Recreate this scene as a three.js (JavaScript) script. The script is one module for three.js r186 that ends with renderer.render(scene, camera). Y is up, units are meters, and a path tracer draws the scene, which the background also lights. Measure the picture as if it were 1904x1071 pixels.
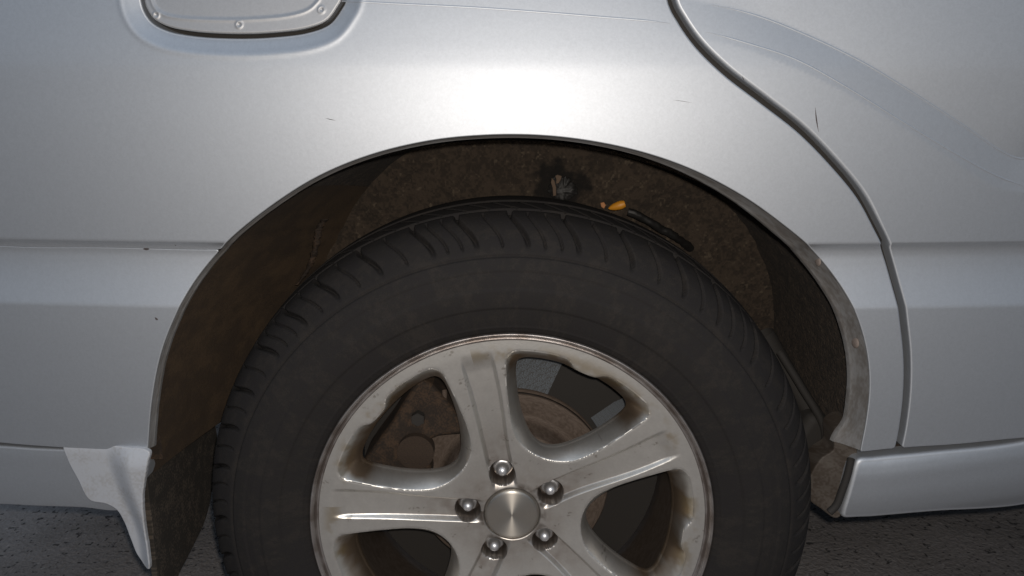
import * as THREE from 'three';
import { RectAreaLightUniformsLib } from 'three/addons/lights/RectAreaLightUniformsLib.js';
import { ImprovedNoise } from 'three/addons/math/ImprovedNoise.js';
import { RoundedBoxGeometry } from 'three/addons/geometries/RoundedBoxGeometry.js';
import { mergeGeometries, mergeVertices } from 'three/addons/utils/BufferGeometryUtils.js';

// ------------------------------------------------------------------ camera, sky, flash, exposure
const scene = new THREE.Scene();
const W = 1904, H = 1071, F = 1562.8;
const CAM = new THREE.Vector3(-0.0036, 0.8099, 0.8216), PITCH = 0.2566, YAW = 0.0033, ROLL = -0.0034;
const camera = new THREE.PerspectiveCamera(2 * Math.atan(H / 2 / F) * 180 / Math.PI, W / H, 0.02, 60);
camera.position.copy(CAM);
camera.rotation.order = 'YXZ';
camera.rotation.set(-PITCH, -YAW, -ROLL);
camera.updateMatrixWorld(true);

// dim dusk sky, cool overhead
{
  const w = 64, h = 32, d = new Float32Array(w * h * 4);
  for (let j = 0; j < h; j++) {
    const el = ((j + 0.5) / h - 0.5) * Math.PI, t = Math.max(0, Math.sin(el));
    const k = el > 0 ? 0.065 + 0.60 * Math.pow(t, 1.2) : 0.05;
    for (let i = 0; i < w; i++) {
      const o = (j * w + i) * 4;
      d[o] = k * 0.79; d[o + 1] = k * 0.96; d[o + 2] = k * 1.20; d[o + 3] = 1;
    }
  }
  const sky = new THREE.DataTexture(d, w, h, THREE.RGBAFormat, THREE.FloatType);
  sky.mapping = THREE.EquirectangularReflectionMapping;
  sky.magFilter = sky.minFilter = THREE.LinearFilter;
  sky.needsUpdate = true;
  scene.background = sky; scene.environment = sky;
}
// the flash of the camera that took the picture, just above its lens
const flash = new THREE.PointLight(new THREE.Color(1.0, 0.915, 0.83), 2.1);
flash.name = 'camera_flash';
flash.position.set(CAM.x + 0.012, CAM.y + 0.022, CAM.z + 0.006);
flash.shadow.radius = 0.3; flash.castShadow = true; flash.shadow.mapSize.set(2048, 2048); flash.shadow.bias = -0.0005;
scene.add(flash);

const renderer = new THREE.WebGLRenderer({ antialias: true });
renderer.toneMapping = THREE.LinearToneMapping;
renderer.toneMappingExposure = 1.0;
renderer.shadowMap.enabled = true;

// ------------------------------------------------------------------ helpers
const noise = new ImprovedNoise();
const N3 = (x, y, z = 0.37) => noise.noise(x, y, z);
const fbm = (x, y, z = 0.37, o = 4) => { let s = 0, a = 0.5, f = 1; for (let i = 0; i < o; i++) { s += a * noise.noise(x * f, y * f, z + i * 7.3); a *= 0.5; f *= 2.03; } return s; };
const clamp = (v, a = 0, b = 1) => Math.min(b, Math.max(a, v));
const sst = (a, b, v) => { const t = clamp((v - a) / (b - a)); return t * t * (3 - 2 * t); };
const lerp = (a, b, t) => a + (b - a) * t;
let seed = 7; const rnd = () => (seed = (seed * 16807) % 2147483647) / 2147483647;

function ray(u, v) { return new THREE.Vector3((u - W / 2) / F, -(v - H / 2) / F, -1).applyQuaternion(camera.quaternion); }
function unZ(u, v, zf) {                       // pixel -> point on the surface z = zf(x, y)
  const d = ray(u, v); let z = 0, p = null;
  for (let i = 0; i < 14; i++) { const s = (z - CAM.z) / d.z; p = [CAM.x + s * d.x, CAM.y + s * d.y]; z = typeof zf === 'number' ? zf : zf(p[0], p[1]); }
  return p;
}
function unX(u, v, x) { const d = ray(u, v), s = (x - CAM.x) / d.x; return [CAM.z + s * d.z, CAM.y + s * d.y]; }   // -> (z, y) on the plane x
function cr(pts, n, closed = false) {          // Catmull-Rom through 2-D points
  const c = new THREE.CatmullRomCurve3(pts.map(p => new THREE.Vector3(p[0], p[1], 0)), closed, 'centripetal');
  const out = []; const m = closed ? n : n + 1;
  for (let i = 0; i < m; i++) { const q = c.getPoint(i / n); out.push([q.x, q.y]); }
  return out;
}
function polySDF(P) {                          // > 0 outside a closed polygon
  const n = P.length;
  return (x, y) => {
    let best = 1e9, inside = false;
    for (let i = 0, j = n - 1; i < n; j = i++) {
      const ax = P[j][0], ay = P[j][1], ex = P[i][0] - ax, ey = P[i][1] - ay, wx = x - ax, wy = y - ay;
      const t = clamp((wx * ex + wy * ey) / (ex * ex + ey * ey + 1e-18)), dx = wx - ex * t, dy = wy - ey * t, d = dx * dx + dy * dy;
      if (d < best) best = d;
      if ((P[i][1] > y) !== (ay > y) && x < (P[j][0] - P[i][0]) * (y - P[i][1]) / (ay - P[i][1]) + P[i][0]) inside = !inside;
    }
    return (inside ? -1 : 1) * Math.sqrt(best);
  };
}
function lineSDF(P) {                          // signed distance to an open polyline, > 0 on its right-hand side
  const n = P.length;
  return (x, y) => {
    let best = 1e9, sg = 1;
    for (let i = 0; i < n - 1; i++) {
      const ax = P[i][0], ay = P[i][1], ex = P[i + 1][0] - ax, ey = P[i + 1][1] - ay, wx = x - ax, wy = y - ay;
      const t = clamp((wx * ex + wy * ey) / (ex * ex + ey * ey)), dx = wx - ex * t, dy = wy - ey * t, d = dx * dx + dy * dy;
      if (d < best) { best = d; sg = ex * wy - ey * wx < 0 ? 1 : -1; }
    }
    return sg * Math.sqrt(best);
  };
}
function spline(tab) {                         // smooth table lookup (cubic Hermite)
  const xs = tab.map(t => t[0]), ys = tab.map(t => t[1]), n = xs.length, m = [];
  for (let i = 0; i < n; i++) {
    if (i === 0) m.push((ys[1] - ys[0]) / (xs[1] - xs[0])); else if (i === n - 1) m.push((ys[n - 1] - ys[n - 2]) / (xs[n - 1] - xs[n - 2]));
    else { const a = (ys[i] - ys[i - 1]) / (xs[i] - xs[i - 1]), b = (ys[i + 1] - ys[i]) / (xs[i + 1] - xs[i]), h0 = xs[i] - xs[i - 1], h1 = xs[i + 1] - xs[i]; m.push((a * h1 + b * h0) / (h0 + h1)); }
  }
  return x => {
    if (x <= xs[0]) return ys[0] + m[0] * (x - xs[0]); if (x >= xs[n - 1]) return ys[n - 1] + m[n - 1] * (x - xs[n - 1]);
    let i = 0; while (x > xs[i + 1]) i++;
    const h = xs[i + 1] - xs[i], t = (x - xs[i]) / h, t2 = t * t, t3 = t2 * t;
    return (2 * t3 - 3 * t2 + 1) * ys[i] + (t3 - 2 * t2 + t) * h * m[i] + (-2 * t3 + 3 * t2) * ys[i + 1] + (t3 - t2) * h * m[i + 1];
  };
}
function finish(pos, nor, uv, idx, col) {      // winding is made to follow the normals
  for (let k = 0; k < idx.length; k += 3) {
    const a = idx[k] * 3, b = idx[k + 1] * 3, c = idx[k + 2] * 3;
    const ux = pos[b] - pos[a], uy = pos[b + 1] - pos[a + 1], uz = pos[b + 2] - pos[a + 2], vx = pos[c] - pos[a], vy = pos[c + 1] - pos[a + 1], vz = pos[c + 2] - pos[a + 2];
    const nx = uy * vz - uz * vy, ny = uz * vx - ux * vz, nz = ux * vy - uy * vx;
    if (nx * (nor[a] + nor[b] + nor[c]) + ny * (nor[a + 1] + nor[b + 1] + nor[c + 1]) + nz * (nor[a + 2] + nor[b + 2] + nor[c + 2]) < 0) { const t = idx[k + 1]; idx[k + 1] = idx[k + 2]; idx[k + 2] = t; }
  }
  const g = new THREE.BufferGeometry();
  g.setAttribute('position', new THREE.Float32BufferAttribute(pos, 3));
  g.setAttribute('normal', new THREE.Float32BufferAttribute(nor, 3));
  g.setAttribute('uv', new THREE.Float32BufferAttribute(uv, 2));
  if (col) g.setAttribute('color', new THREE.Float32BufferAttribute(col, 3));
  g.setIndex(idx);
  return g;
}
// a sheet-metal panel: the surface z = zf(x, y) where inside(x, y) > 0, with its edge turned in along edge(x, y): a list of [out, dz]
function panel({ inside, zf, box: [x0, x1, y0, y1], step = 0.003, edge, colf }) {
  const nx = Math.ceil((x1 - x0) / step), ny = Math.ceil((y1 - y0) / step), pos = [], nor = [], uv = [], idx = [], e = 0.0006;
  const D = new Float32Array((nx + 1) * (ny + 1)), id = new Int32Array((nx + 1) * (ny + 1)).fill(-1), cut = new Map();
  const X = i => x0 + (x1 - x0) * i / nx, Y = j => y0 + (y1 - y0) * j / ny;
  for (let j = 0; j <= ny; j++) for (let i = 0; i <= nx; i++) D[j * (nx + 1) + i] = inside(X(i), Y(j)) || 1e-9;
  const put = (x, y) => {
    const z = zf(x, y), a = (zf(x - e, y) - zf(x + e, y)) / (2 * e), b = (zf(x, y - e) - zf(x, y + e)) / (2 * e), l = Math.hypot(a, b, 1);
    pos.push(x, y, z); nor.push(a / l, b / l, 1 / l); uv.push(x, y); return pos.length / 3 - 1;
  };
  const vert = k => { if (id[k] < 0) id[k] = put(X(k % (nx + 1)), Y(Math.floor(k / (nx + 1)))); return id[k]; };
  const cross = (k, l) => {
    const key = k < l ? k * 4e6 + l : l * 4e6 + k; if (cut.has(key)) return cut.get(key);
    const t = D[k] / (D[k] - D[l]), xk = X(k % (nx + 1)), yk = Y(Math.floor(k / (nx + 1))), xl = X(l % (nx + 1)), yl = Y(Math.floor(l / (nx + 1)));
    const v = put(lerp(xk, xl, t), lerp(yk, yl, t)); cut.set(key, v); return v;
  };
  const segs = [];
  const tri = (a, b, c) => {
    const s = [a, b, c], P = [], B = [];
    for (let q = 0; q < 3; q++) {
      const k = s[q], l = s[(q + 1) % 3];
      if (D[k] > 0) P.push(vert(k));
      if ((D[k] > 0) !== (D[l] > 0)) { const v = cross(k, l); P.push(v); B.push(v); }
    }
    if (P.length >= 3) idx.push(P[0], P[1], P[2]);
    if (P.length === 4) idx.push(P[0], P[2], P[3]);
    if (B.length === 2) segs.push(B);
  };
  for (let j = 0; j < ny; j++) for (let i = 0; i < nx; i++) {
    const a = j * (nx + 1) + i, b = a + 1, c = a + nx + 1, d = c + 1;
    if (D[a] < 0 && D[b] < 0 && D[c] < 0 && D[d] < 0) continue;
    tri(a, b, d); tri(a, d, c);
  }
  if (edge) {
    const rail = new Map();
    const mk = v => {
      if (rail.has(v)) return rail.get(v);
      const x = pos[v * 3], y = pos[v * 3 + 1], z = pos[v * 3 + 2];
      let gx = inside(x + e, y) - inside(x - e, y), gy = inside(x, y + e) - inside(x, y - e); const l = Math.hypot(gx, gy) || 1; gx /= -l; gy /= -l;
      const pr = [[0, 0], ...edge(x, y)], out = [v];
      for (let q = 0; q < pr.length; q++) {
        const p = pr[Math.max(0, q - 1)], r = pr[Math.min(pr.length - 1, q + 1)];
        let no = -(r[1] - p[1]), nz = r[0] - p[0]; const m = Math.hypot(no, nz) || 1; no /= m; nz /= m;
        if (q === 0) continue;
        pos.push(x + gx * pr[q][0], y + gy * pr[q][0], z + pr[q][1]); nor.push(gx * no, gy * no, nz); uv.push(x + gx * pr[q][0], y + gy * (pr[q][0] - pr[q][1])); out.push(pos.length / 3 - 1);
      }
      rail.set(v, out); return out;
    };
    for (const [a, b] of segs) { const A = mk(a), B = mk(b); for (let q = 0; q + 1 < Math.min(A.length, B.length); q++) idx.push(A[q], B[q], B[q + 1], A[q], B[q + 1], A[q + 1]); }
  }
  let col = null; if (colf) { col = []; for (let i = 0; i < pos.length; i += 3) col.push(...colf(pos[i], pos[i + 1])); }
  return finish(pos, nor, uv, idx, col);
}
const roundEdge = (r, depth, n = 5) => { const o = []; for (let i = 1; i <= n; i++) { const t = Math.PI / 2 * i / n; o.push([r * Math.sin(t), -r * (1 - Math.cos(t))]); } o.push([r + 0.0001, -r - depth]); return o; };
// a swept grid (i along, j across) with smooth normals
function sheet(nu, nv, fn, { closeU = false, uvf, colf } = {}) {
  const pos = [], uv = [], idx = [], col = colf ? [] : null;
  const mu = closeU ? nu : nu + 1;
  for (let i = 0; i < nu + 1; i++) for (let j = 0; j <= nv; j++) { const p = fn(i / nu, j / nv, i, j); pos.push(...p); uv.push(...(uvf ? uvf(i / nu, j / nv, p) : [i / nu, j / nv])); if (col) col.push(...colf(i / nu, j / nv, p)); }
  for (let i = 0; i < nu; i++) for (let j = 0; j < nv; j++) { const a = i * (nv + 1) + j, b = a + nv + 1; idx.push(a, b, b + 1, a, b + 1, a + 1); }
  const g = new THREE.BufferGeometry();
  g.setAttribute('position', new THREE.Float32BufferAttribute(pos, 3)); g.setAttribute('uv', new THREE.Float32BufferAttribute(uv, 2));
  if (col) g.setAttribute('color', new THREE.Float32BufferAttribute(col, 3));
  g.setIndex(idx); g.computeVertexNormals();
  if (closeU) { const n = g.attributes.normal; for (let j = 0; j <= nv; j++) { const a = j, b = nu * (nv + 1) + j, v = new THREE.Vector3(n.getX(a) + n.getX(b), n.getY(a) + n.getY(b), n.getZ(a) + n.getZ(b)).normalize(); n.setXYZ(a, v.x, v.y, v.z); n.setXYZ(b, v.x, v.y, v.z); } }
  return g;
}
const lathe = (prof, n = 96, a0 = 0, a1 = Math.PI * 2) => sheet(n, prof.length - 1, (u, v, i, j) => { const t = a0 + (a1 - a0) * u, [r, z] = prof[j]; return [r * Math.sin(t), r * Math.cos(t), z]; }, { closeU: a1 - a0 > 6.28, uvf: (u, v, p) => [u * 2, v] });   // about the z axis
function part(name, geometry, material, parent) { const m = new THREE.Mesh(geometry, material); m.name = name; m.castShadow = m.receiveShadow = true; parent.add(m); return m; }
function group(name, parent, x = 0, y = 0, z = 0) { const g = new THREE.Group(); g.name = name; g.position.set(x, y, z); parent.add(g); return g; }

// ------------------------------------------------------------------ textures (tileable value noise)
function tileNoise(period, sd) {
  const t = new Float32Array(period * period); let s = sd; for (let i = 0; i < t.length; i++) { s = (s * 16807) % 2147483647; t[i] = s / 2147483647; }
  return (x, y) => { x *= period; y *= period; const i = Math.floor(x), j = Math.floor(y), fx = x - i, fy = y - j, u = fx * fx * (3 - 2 * fx), v = fy * fy * (3 - 2 * fy), q = (a, b) => t[((b % period + period) % period) * period + ((a % period + period) % period)]; return lerp(lerp(q(i, j), q(i + 1, j), u), lerp(q(i, j + 1), q(i + 1, j + 1), u), v); };
}
function tex(n, fn, metres, srgb = true) {
  const d = new Uint8Array(n * n * 4);
  for (let j = 0; j < n; j++) for (let i = 0; i < n; i++) { const c = fn((i + 0.5) / n, (j + 0.5) / n), o = (j * n + i) * 4; for (let k = 0; k < 3; k++) { const v = clamp(c[k]); d[o + k] = 255 * (srgb ? (v <= 0.0031308 ? 12.92 * v : 1.055 * Math.pow(v, 1 / 2.4) - 0.055) : v); } d[o + 3] = 255; }
  const t = new THREE.DataTexture(d, n, n); t.wrapS = t.wrapT = THREE.RepeatWrapping; t.magFilter = THREE.LinearFilter; t.minFilter = THREE.LinearMipmapLinearFilter; t.generateMipmaps = true; t.repeat.set(1 / metres, 1 / metres); if (srgb) t.colorSpace = THREE.SRGBColorSpace; t.needsUpdate = true; return t;
}
const nA = tileNoise(8, 11), nB = tileNoise(24, 23), nC = tileNoise(64, 5), nD = tileNoise(160, 91), nE = tileNoise(400, 17);
const g3 = v => [v, v, v], mix3 = (a, b, t) => [lerp(a[0], b[0], t), lerp(a[1], b[1], t), lerp(a[2], b[2], t)];

// paint: silver flake with faint dust
const paintMap = tex(1024, (x, y) => { const f = nE(x, y) * 0.65 + nD(x, y) * 0.35, k = 0.95 + 0.10 * f; return [0.497 * k, 0.522 * k, 0.553 * k]; }, 0.4);
const paintBump = tex(1024, (x, y) => g3(0.5 * nE(x, y) + 0.3 * nD(x, y) + 0.2 * nC(x, y)), 0.5, false);
const paint = new THREE.MeshPhysicalMaterial({ map: paintMap, metalness: 0.86, roughness: 0.60, bumpMap: paintBump, bumpScale: 0.00003, clearcoat: 0.2, clearcoatRoughness: 0.50, side: THREE.DoubleSide });
const fuelPaint = new THREE.MeshPhysicalMaterial({ color: new THREE.Color(0.9, 0.87, 0.84), map: paintMap, metalness: 0.8, roughness: 0.6, bumpMap: paintBump, bumpScale: 0.00003, side: THREE.DoubleSide });
const whitePlastic = new THREE.MeshPhysicalMaterial({ map: tex(512, (x, y) => mix3([0.40, 0.415, 0.44], [0.31, 0.305, 0.30], sst(0.45, 0.95, nB(x, y) * 0.5 + nD(x, y) * 0.5) * 0.6), 0.3), metalness: 0.05, roughness: 0.5, side: THREE.DoubleSide });
const flangeMat = new THREE.MeshStandardMaterial({ map: tex(512, (x, y) => mix3([0.22, 0.22, 0.22], [0.145, 0.135, 0.125], sst(0.2, 0.8, nB(x, y) * 0.4 + nC(x, y) * 0.3 + nD(x, y) * 0.3)), 0.3), metalness: 0.3, roughness: 0.65, side: THREE.DoubleSide });  // grime plus the shading of the rolled lip, put into one grey-brown
const dirtySteel = new THREE.MeshStandardMaterial({ map: tex(512, (x, y) => mix3([0.070, 0.058, 0.048], [0.045, 0.034, 0.025], sst(0.35, 0.7, nB(x, y) * 0.5 + nD(x, y) * 0.5)), 0.3), metalness: 0.2, roughness: 0.7, side: THREE.DoubleSide });
// rubber
const tyreMap = tex(1024, (x, y) => { const d = sst(0.45, 0.8, nB(x, y) * 0.35 + nC(x, y) * 0.3 + nE(x, y) * 0.35); return mix3([0.0165, 0.0152, 0.0145], [0.029, 0.0245, 0.0220], d * 0.5); }, 0.35);
const tyreBump = tex(512, (x, y) => g3(nE(x, y) * 0.6 + nD(x, y) * 0.4), 0.25, false);
const rubber = new THREE.MeshPhysicalMaterial({ map: tyreMap, roughness: 0.85, specularIntensity: 0.35, bumpMap: tyreBump, bumpScale: 0.0002 });
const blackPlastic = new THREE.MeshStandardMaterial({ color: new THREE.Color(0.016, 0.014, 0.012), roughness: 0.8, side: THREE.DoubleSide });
const flapRubber = new THREE.MeshStandardMaterial({ map: tex(512, (x, y) => mix3([0.022, 0.018, 0.014], [0.07, 0.056, 0.042], sst(0.45, 0.85, nB(x, y) * 0.4 + nD(x, y) * 0.6)), 0.25), roughness: 0.9, side: THREE.DoubleSide });
// wheel-arch felt, caked with brown dust
const feltFn = (x, y) => { const s = nB(x * 1, y * 1) * 0.25 + nC(x, y) * 0.35 + nD(x, y) * 0.4; let c = mix3([0.021, 0.015, 0.010], [0.038, 0.027, 0.018], sst(0.32, 0.66, s)); c = mix3(c, [0.066, 0.050, 0.034], sst(0.68, 0.90, nC(x + 0.31, y + 0.17) * 0.55 + nD(x + 0.5, y) * 0.45)); return c; };
const feltBump = tex(1024, (x, y) => g3(nC(x, y) * 0.4 + nD(x, y) * 0.4 + nE(x, y) * 0.2), 0.42, false);
const felt = new THREE.MeshStandardMaterial({ map: tex(1024, feltFn, 0.42), roughness: 1, bumpMap: feltBump, bumpScale: 0.003, side: THREE.DoubleSide });
const linerPlastic = new THREE.MeshStandardMaterial({ map: tex(512, (x, y) => mix3([0.038, 0.024, 0.013], [0.062, 0.039, 0.020], sst(0.3, 0.75, nA(x, y) * 0.4 + nB(x, y) * 0.35 + nD(x, y) * 0.25)), 0.4), roughness: 0.85, bumpMap: tyreBump, bumpScale: 0.0004, side: THREE.DoubleSide });
const tar = new THREE.MeshPhysicalMaterial({ color: new THREE.Color(0.006, 0.0055, 0.005), roughness: 0.6 });
const stainedFelt = felt.clone(); stainedFelt.vertexColors = true;
// alloy
const alloy = new THREE.MeshPhysicalMaterial({ vertexColors: true, metalness: 0.88, roughness: 0.40, bumpMap: paintBump, bumpScale: 0.00006, side: THREE.DoubleSide });
const cap = new THREE.MeshPhysicalMaterial({ color: new THREE.Color(0.50, 0.47, 0.42), metalness: 0.95, roughness: 0.42, anisotropy: 0.8, anisotropyRotation: Math.PI / 2, side: THREE.DoubleSide });
const chrome = new THREE.MeshPhysicalMaterial({ color: new THREE.Color(0.70, 0.70, 0.71), metalness: 0.85, roughness: 0.42 });
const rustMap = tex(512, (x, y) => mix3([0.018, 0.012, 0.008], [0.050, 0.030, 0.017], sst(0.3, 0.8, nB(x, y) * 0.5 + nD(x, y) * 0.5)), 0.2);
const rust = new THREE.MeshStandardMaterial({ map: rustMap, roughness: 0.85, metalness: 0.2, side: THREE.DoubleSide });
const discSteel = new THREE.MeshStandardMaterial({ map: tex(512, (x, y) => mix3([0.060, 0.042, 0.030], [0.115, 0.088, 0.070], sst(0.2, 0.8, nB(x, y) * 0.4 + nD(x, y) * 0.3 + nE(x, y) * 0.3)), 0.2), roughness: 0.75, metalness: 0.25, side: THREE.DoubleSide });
const galvanised = new THREE.MeshStandardMaterial({ map: tex(512, (x, y) => mix3([0.12, 0.14, 0.16], [0.05, 0.046, 0.042], sst(0.35, 0.75, nB(x, y) * 0.6 + nD(x, y) * 0.4)), 0.15), roughness: 0.6, metalness: 0.3, side: THREE.DoubleSide });
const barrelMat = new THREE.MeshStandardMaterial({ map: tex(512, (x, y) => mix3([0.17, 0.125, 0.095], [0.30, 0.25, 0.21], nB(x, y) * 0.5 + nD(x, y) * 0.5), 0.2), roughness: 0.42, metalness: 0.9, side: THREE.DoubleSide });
const asphaltMap = tex(2048, (x, y) => { const a = nE(x, y), b = nD(x + 0.3, y + 0.7), c = nB(x, y); let v = mix3([0.14, 0.128, 0.121], [0.225, 0.208, 0.20], c * 0.5 + a * 0.5); v = mix3(v, [0.030, 0.027, 0.026], sst(0.70, 0.86, b * 0.75 + a * 0.25)); v = mix3(v, [0.30, 0.28, 0.27], sst(0.80, 0.92, nD(x + 0.11, y + 0.43) * 0.8 + a * 0.2) * 0.6); return v; }, 1.1);
const asphaltBump = tex(1024, (x, y) => g3(nE(x, y) * 0.5 + nD(x, y) * 0.5), 1.1, false);
const asphaltMat = new THREE.MeshStandardMaterial({ map: asphaltMap, roughness: 0.95, bumpMap: asphaltBump, bumpScale: 0.0022 });

// ------------------------------------------------------------------ ground
{
  const g = new THREE.PlaneGeometry(14, 14, 1, 1); g.rotateX(-Math.PI / 2);
  const p = g.attributes.position, u = g.attributes.uv; for (let i = 0; i < p.count; i++) u.setXY(i, p.getX(i), p.getZ(i));
  const m = part('asphalt_ground', g, asphaltMat, scene);
  m.userData = { kind: 'structure', label: 'dark speckled asphalt under the silver car', category: 'ground' };
}

// ------------------------------------------------------------------ the car
const car = group('silver_car', scene, 0, 0, 0);
car.userData = { label: 'silver car seen at its rear wheel, with a dusty five-spoke alloy', category: 'car' };

// --- shape of the flank: z = body(x, y)
const upper = spline([[0.630, 0.0148], [0.645, 0.0160], [0.67, 0.0177], [0.70, 0.0192], [0.73, 0.0199], [0.76, 0.0197], [0.785, 0.0185], [0.800, 0.0175], [0.811, 0.0164], [0.822, 0.0145], [0.84, 0.0107], [0.86, 0.0061], [0.90, -0.0042], [0.95, -0.0200], [1.02, -0.046]]);
const middle = spline([[0.560, 0.0238], [0.5765, 0.0189], [0.590, 0.0147], [0.600, 0.0118], [0.610, 0.0093], [0.620, 0.0075], [0.630, 0.0070], [0.636, 0.0086], [0.6405, 0.0120], [0.65, 0.0200]]);
const lower = spline([[0.36, -0.002], [0.42, 0.0065], [0.47, 0.0125], [0.52, 0.0165], [0.56, 0.0185], [0.5765, 0.0189], [0.60, 0.0190]]);
const C1 = 0.6405, C2 = 0.5765;
const raw = y => y > C1 ? upper(y) : y > C2 ? (y > 0.634 ? Math.min(upper(y), middle(y)) : middle(y)) : lower(y);
const TAB = []; for (let i = 0; i <= 2800; i++) { const y = 0.34 + i * 0.00025; let s = 0, n = 0; for (let k = -5; k <= 5; k++) { const w = 6 - Math.abs(k); s += w * raw(y + k * 0.00042); n += w; } TAB.push(s / n); }
const prof = y => { const t = clamp((y - 0.34) / 0.00025, 0, 2799), i = Math.floor(t); return lerp(TAB[i], TAB[i + 1], t - i); };
const plan = x => -0.080 * x * x;
const body0 = (x, y) => plan(x) + prof(y);

// --- outlines read off the photograph, laid on the flank
const on = (pts, f = body0) => pts.map(([u, v]) => unZ(u, v, f));
const archPts = cr(on([[272, 900], [275, 835], [283, 740], [300, 655], [328, 583], [368, 515], [420, 452], [500, 386], [590, 329], [690, 288], [800, 262], [900, 252], [1000, 252], [1100, 263], [1200, 285], [1290, 317], [1380, 364], [1450, 413], [1512, 467], [1562, 530], [1596, 595], [1613, 660], [1617, 720], [1611, 780], [1600, 838], [1588, 900]]), 150);
const arch = polySDF([...archPts, [0.34, 0.05], [-0.36, 0.05]]);                  // > 0 on the metal
const shutPts = cr([[0.118, 1.06], [0.140, 0.95], ...on([[1250, 0], [1268, 37], [1300, 82], [1350, 131], [1420, 185], [1490, 240], [1550, 301], [1600, 362], [1630, 416], [1650, 470], [1670, 540], [1682, 600], [1688, 660], [1688, 720], [1682, 780], [1672, 832]]), [0.405, 0.30]], 120);
const shut = lineSDF(shutPts.slice().reverse());                                   // walks up: right-hand side is the door
const flarePts = cr([[-0.45, 0.99], [-0.1, 0.945], ...on([[1200, -14], [1290, 2], [1400, 26], [1500, 64], [1600, 112], [1700, 172], [1800, 237], [1870, 284], [1904, 296]]), [0.58, 0.735], [0.75, 0.725]], 120);
const flare = lineSDF(flarePts);                                                   // walks to the front: right-hand side is below
const linePts = cr(on([[560, -6], [670, 3], [900, 15], [1100, 30], [1250, 44], [1310, 58], [1400, 83], [1480, 110], [1580, 165], [1680, 227], [1780, 287], [1850, 325], [1904, 346]]), 100);
const fp = on([[255, 0], [262, 22], [276, 41], [303, 56], [350, 66], [430, 71], [500, 69], [570, 60], [610, 44], [632, 16], [640, 0]]);
const fuelPts = cr([...fp, [fp[10][0] + 0.004, 0.92], [fp[10][0] - 0.004, 0.965], [fp[10][0] - 0.05, 0.985], [fp[0][0] + 0.05, 0.985], [fp[0][0], 0.965], [fp[0][0] - 0.004, 0.92]], 150, true);
const fuel = polySDF(fuelPts);                                                     // > 0 outside the opening
const nearFuel = (x, y) => y > 0.79 && x > -0.46 && x < -0.10;
function body(x, y) {
  let z = body0(x, y);
  if (x > -0.12 && y > 0.62) { const d = flare(x, y); if (d < 0.05) { const t = clamp((d + 0.002) / 0.034); z -= 0.0040 * (1 - (t < 0.04 ? t * t / 0.08 : t - 0.02) / 0.98) * sst(0.10, 0.30, x); } if (d < 0) z -= 0.15 * d * sst(0.12, 0.26, x); }
  if (nearFuel(x, y)) { const d = fuel(x, y), w = 0.0150; if (d < w + 0.012) { const t = (w - d); z += 0.0008 * Math.exp(-Math.pow((d - w) / 0.0032, 2)); z -= t < 0.003 ? 0.62 * (t + 0.003) * (t + 0.003) / 0.012 * (t > -0.003 ? 1 : 0) : 0.62 * t; } }
  z += 0.00006 * N3(x * 5, y * 7);                                               // a street car is never quite flat
  return z;
}
const smin = (a, b, k = 0.003) => { const h = clamp(0.5 + 0.5 * (b - a) / k); return lerp(b, a, h) - k * h * (1 - h); };
const bottomL = lineSDF(cr([[-0.8, 0.432], ...on([[0, 826], [100, 834], [275, 842]]), [-0.2, 0.414]], 20));   // walks right: right-hand side below
const bottomR = lineSDF(cr([[0.2, 0.404], ...on([[1595, 842], [1672, 834], [1780, 827], [1904, 815]]), [0.9, 0.435]], 20));
const seam = y => y;
const seamL = lineSDF(cr([[-0.8, 0.655], ...on([[0, 457], [200, 460], [400, 464]]), [-0.1, 0.640]], 20));

// arch lip: a narrow turned edge above and behind, a wide flange on the door side
const archEdge = (x, y) => {
  return roundEdge(0.0013, 0.0012, 4);
};
const quarterIn = (x, y) => {
  let d = arch(x, y) - 0.0013;
  d = smin(d, -shut(x, y) - 0.0060, 0.002);
  if (nearFuel(x, y)) d = Math.min(d, fuel(x, y) - 0.002);
  if (x < 0 && y < 0.70) d = smin(d, -seamL(x, y) - 0.0013, 0.001);
  if (x > 0 && y < 0.5) d = Math.min(d, -bottomR(x, y) - 0.002);
  return d;
};
const qEdge = (x, y) => arch(x, y) < 0.008 ? archEdge(x, y) : nearFuel(x, y) && fuel(x, y) < 0.008 ? roundEdge(0.002, 0.02) : roundEdge(Math.abs(shut(x, y)) < 0.01 ? 0.0018 : 0.0012, 0.026);
part('rear_quarter_panel', panel({ inside: quarterIn, zf: body, box: [-0.72, 0.42, 0.395, 1.01], step: 0.0021, edge: qEdge }), paint, car);

const bumperIn = (x, y) => { let d = arch(x, y) - 0.0013; d = smin(d, seamL(x, y) - 0.0011, 0.001); d = Math.min(d, -bottomL(x, y) - 0.003); return x > -0.1 ? -1 : d; };
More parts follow.
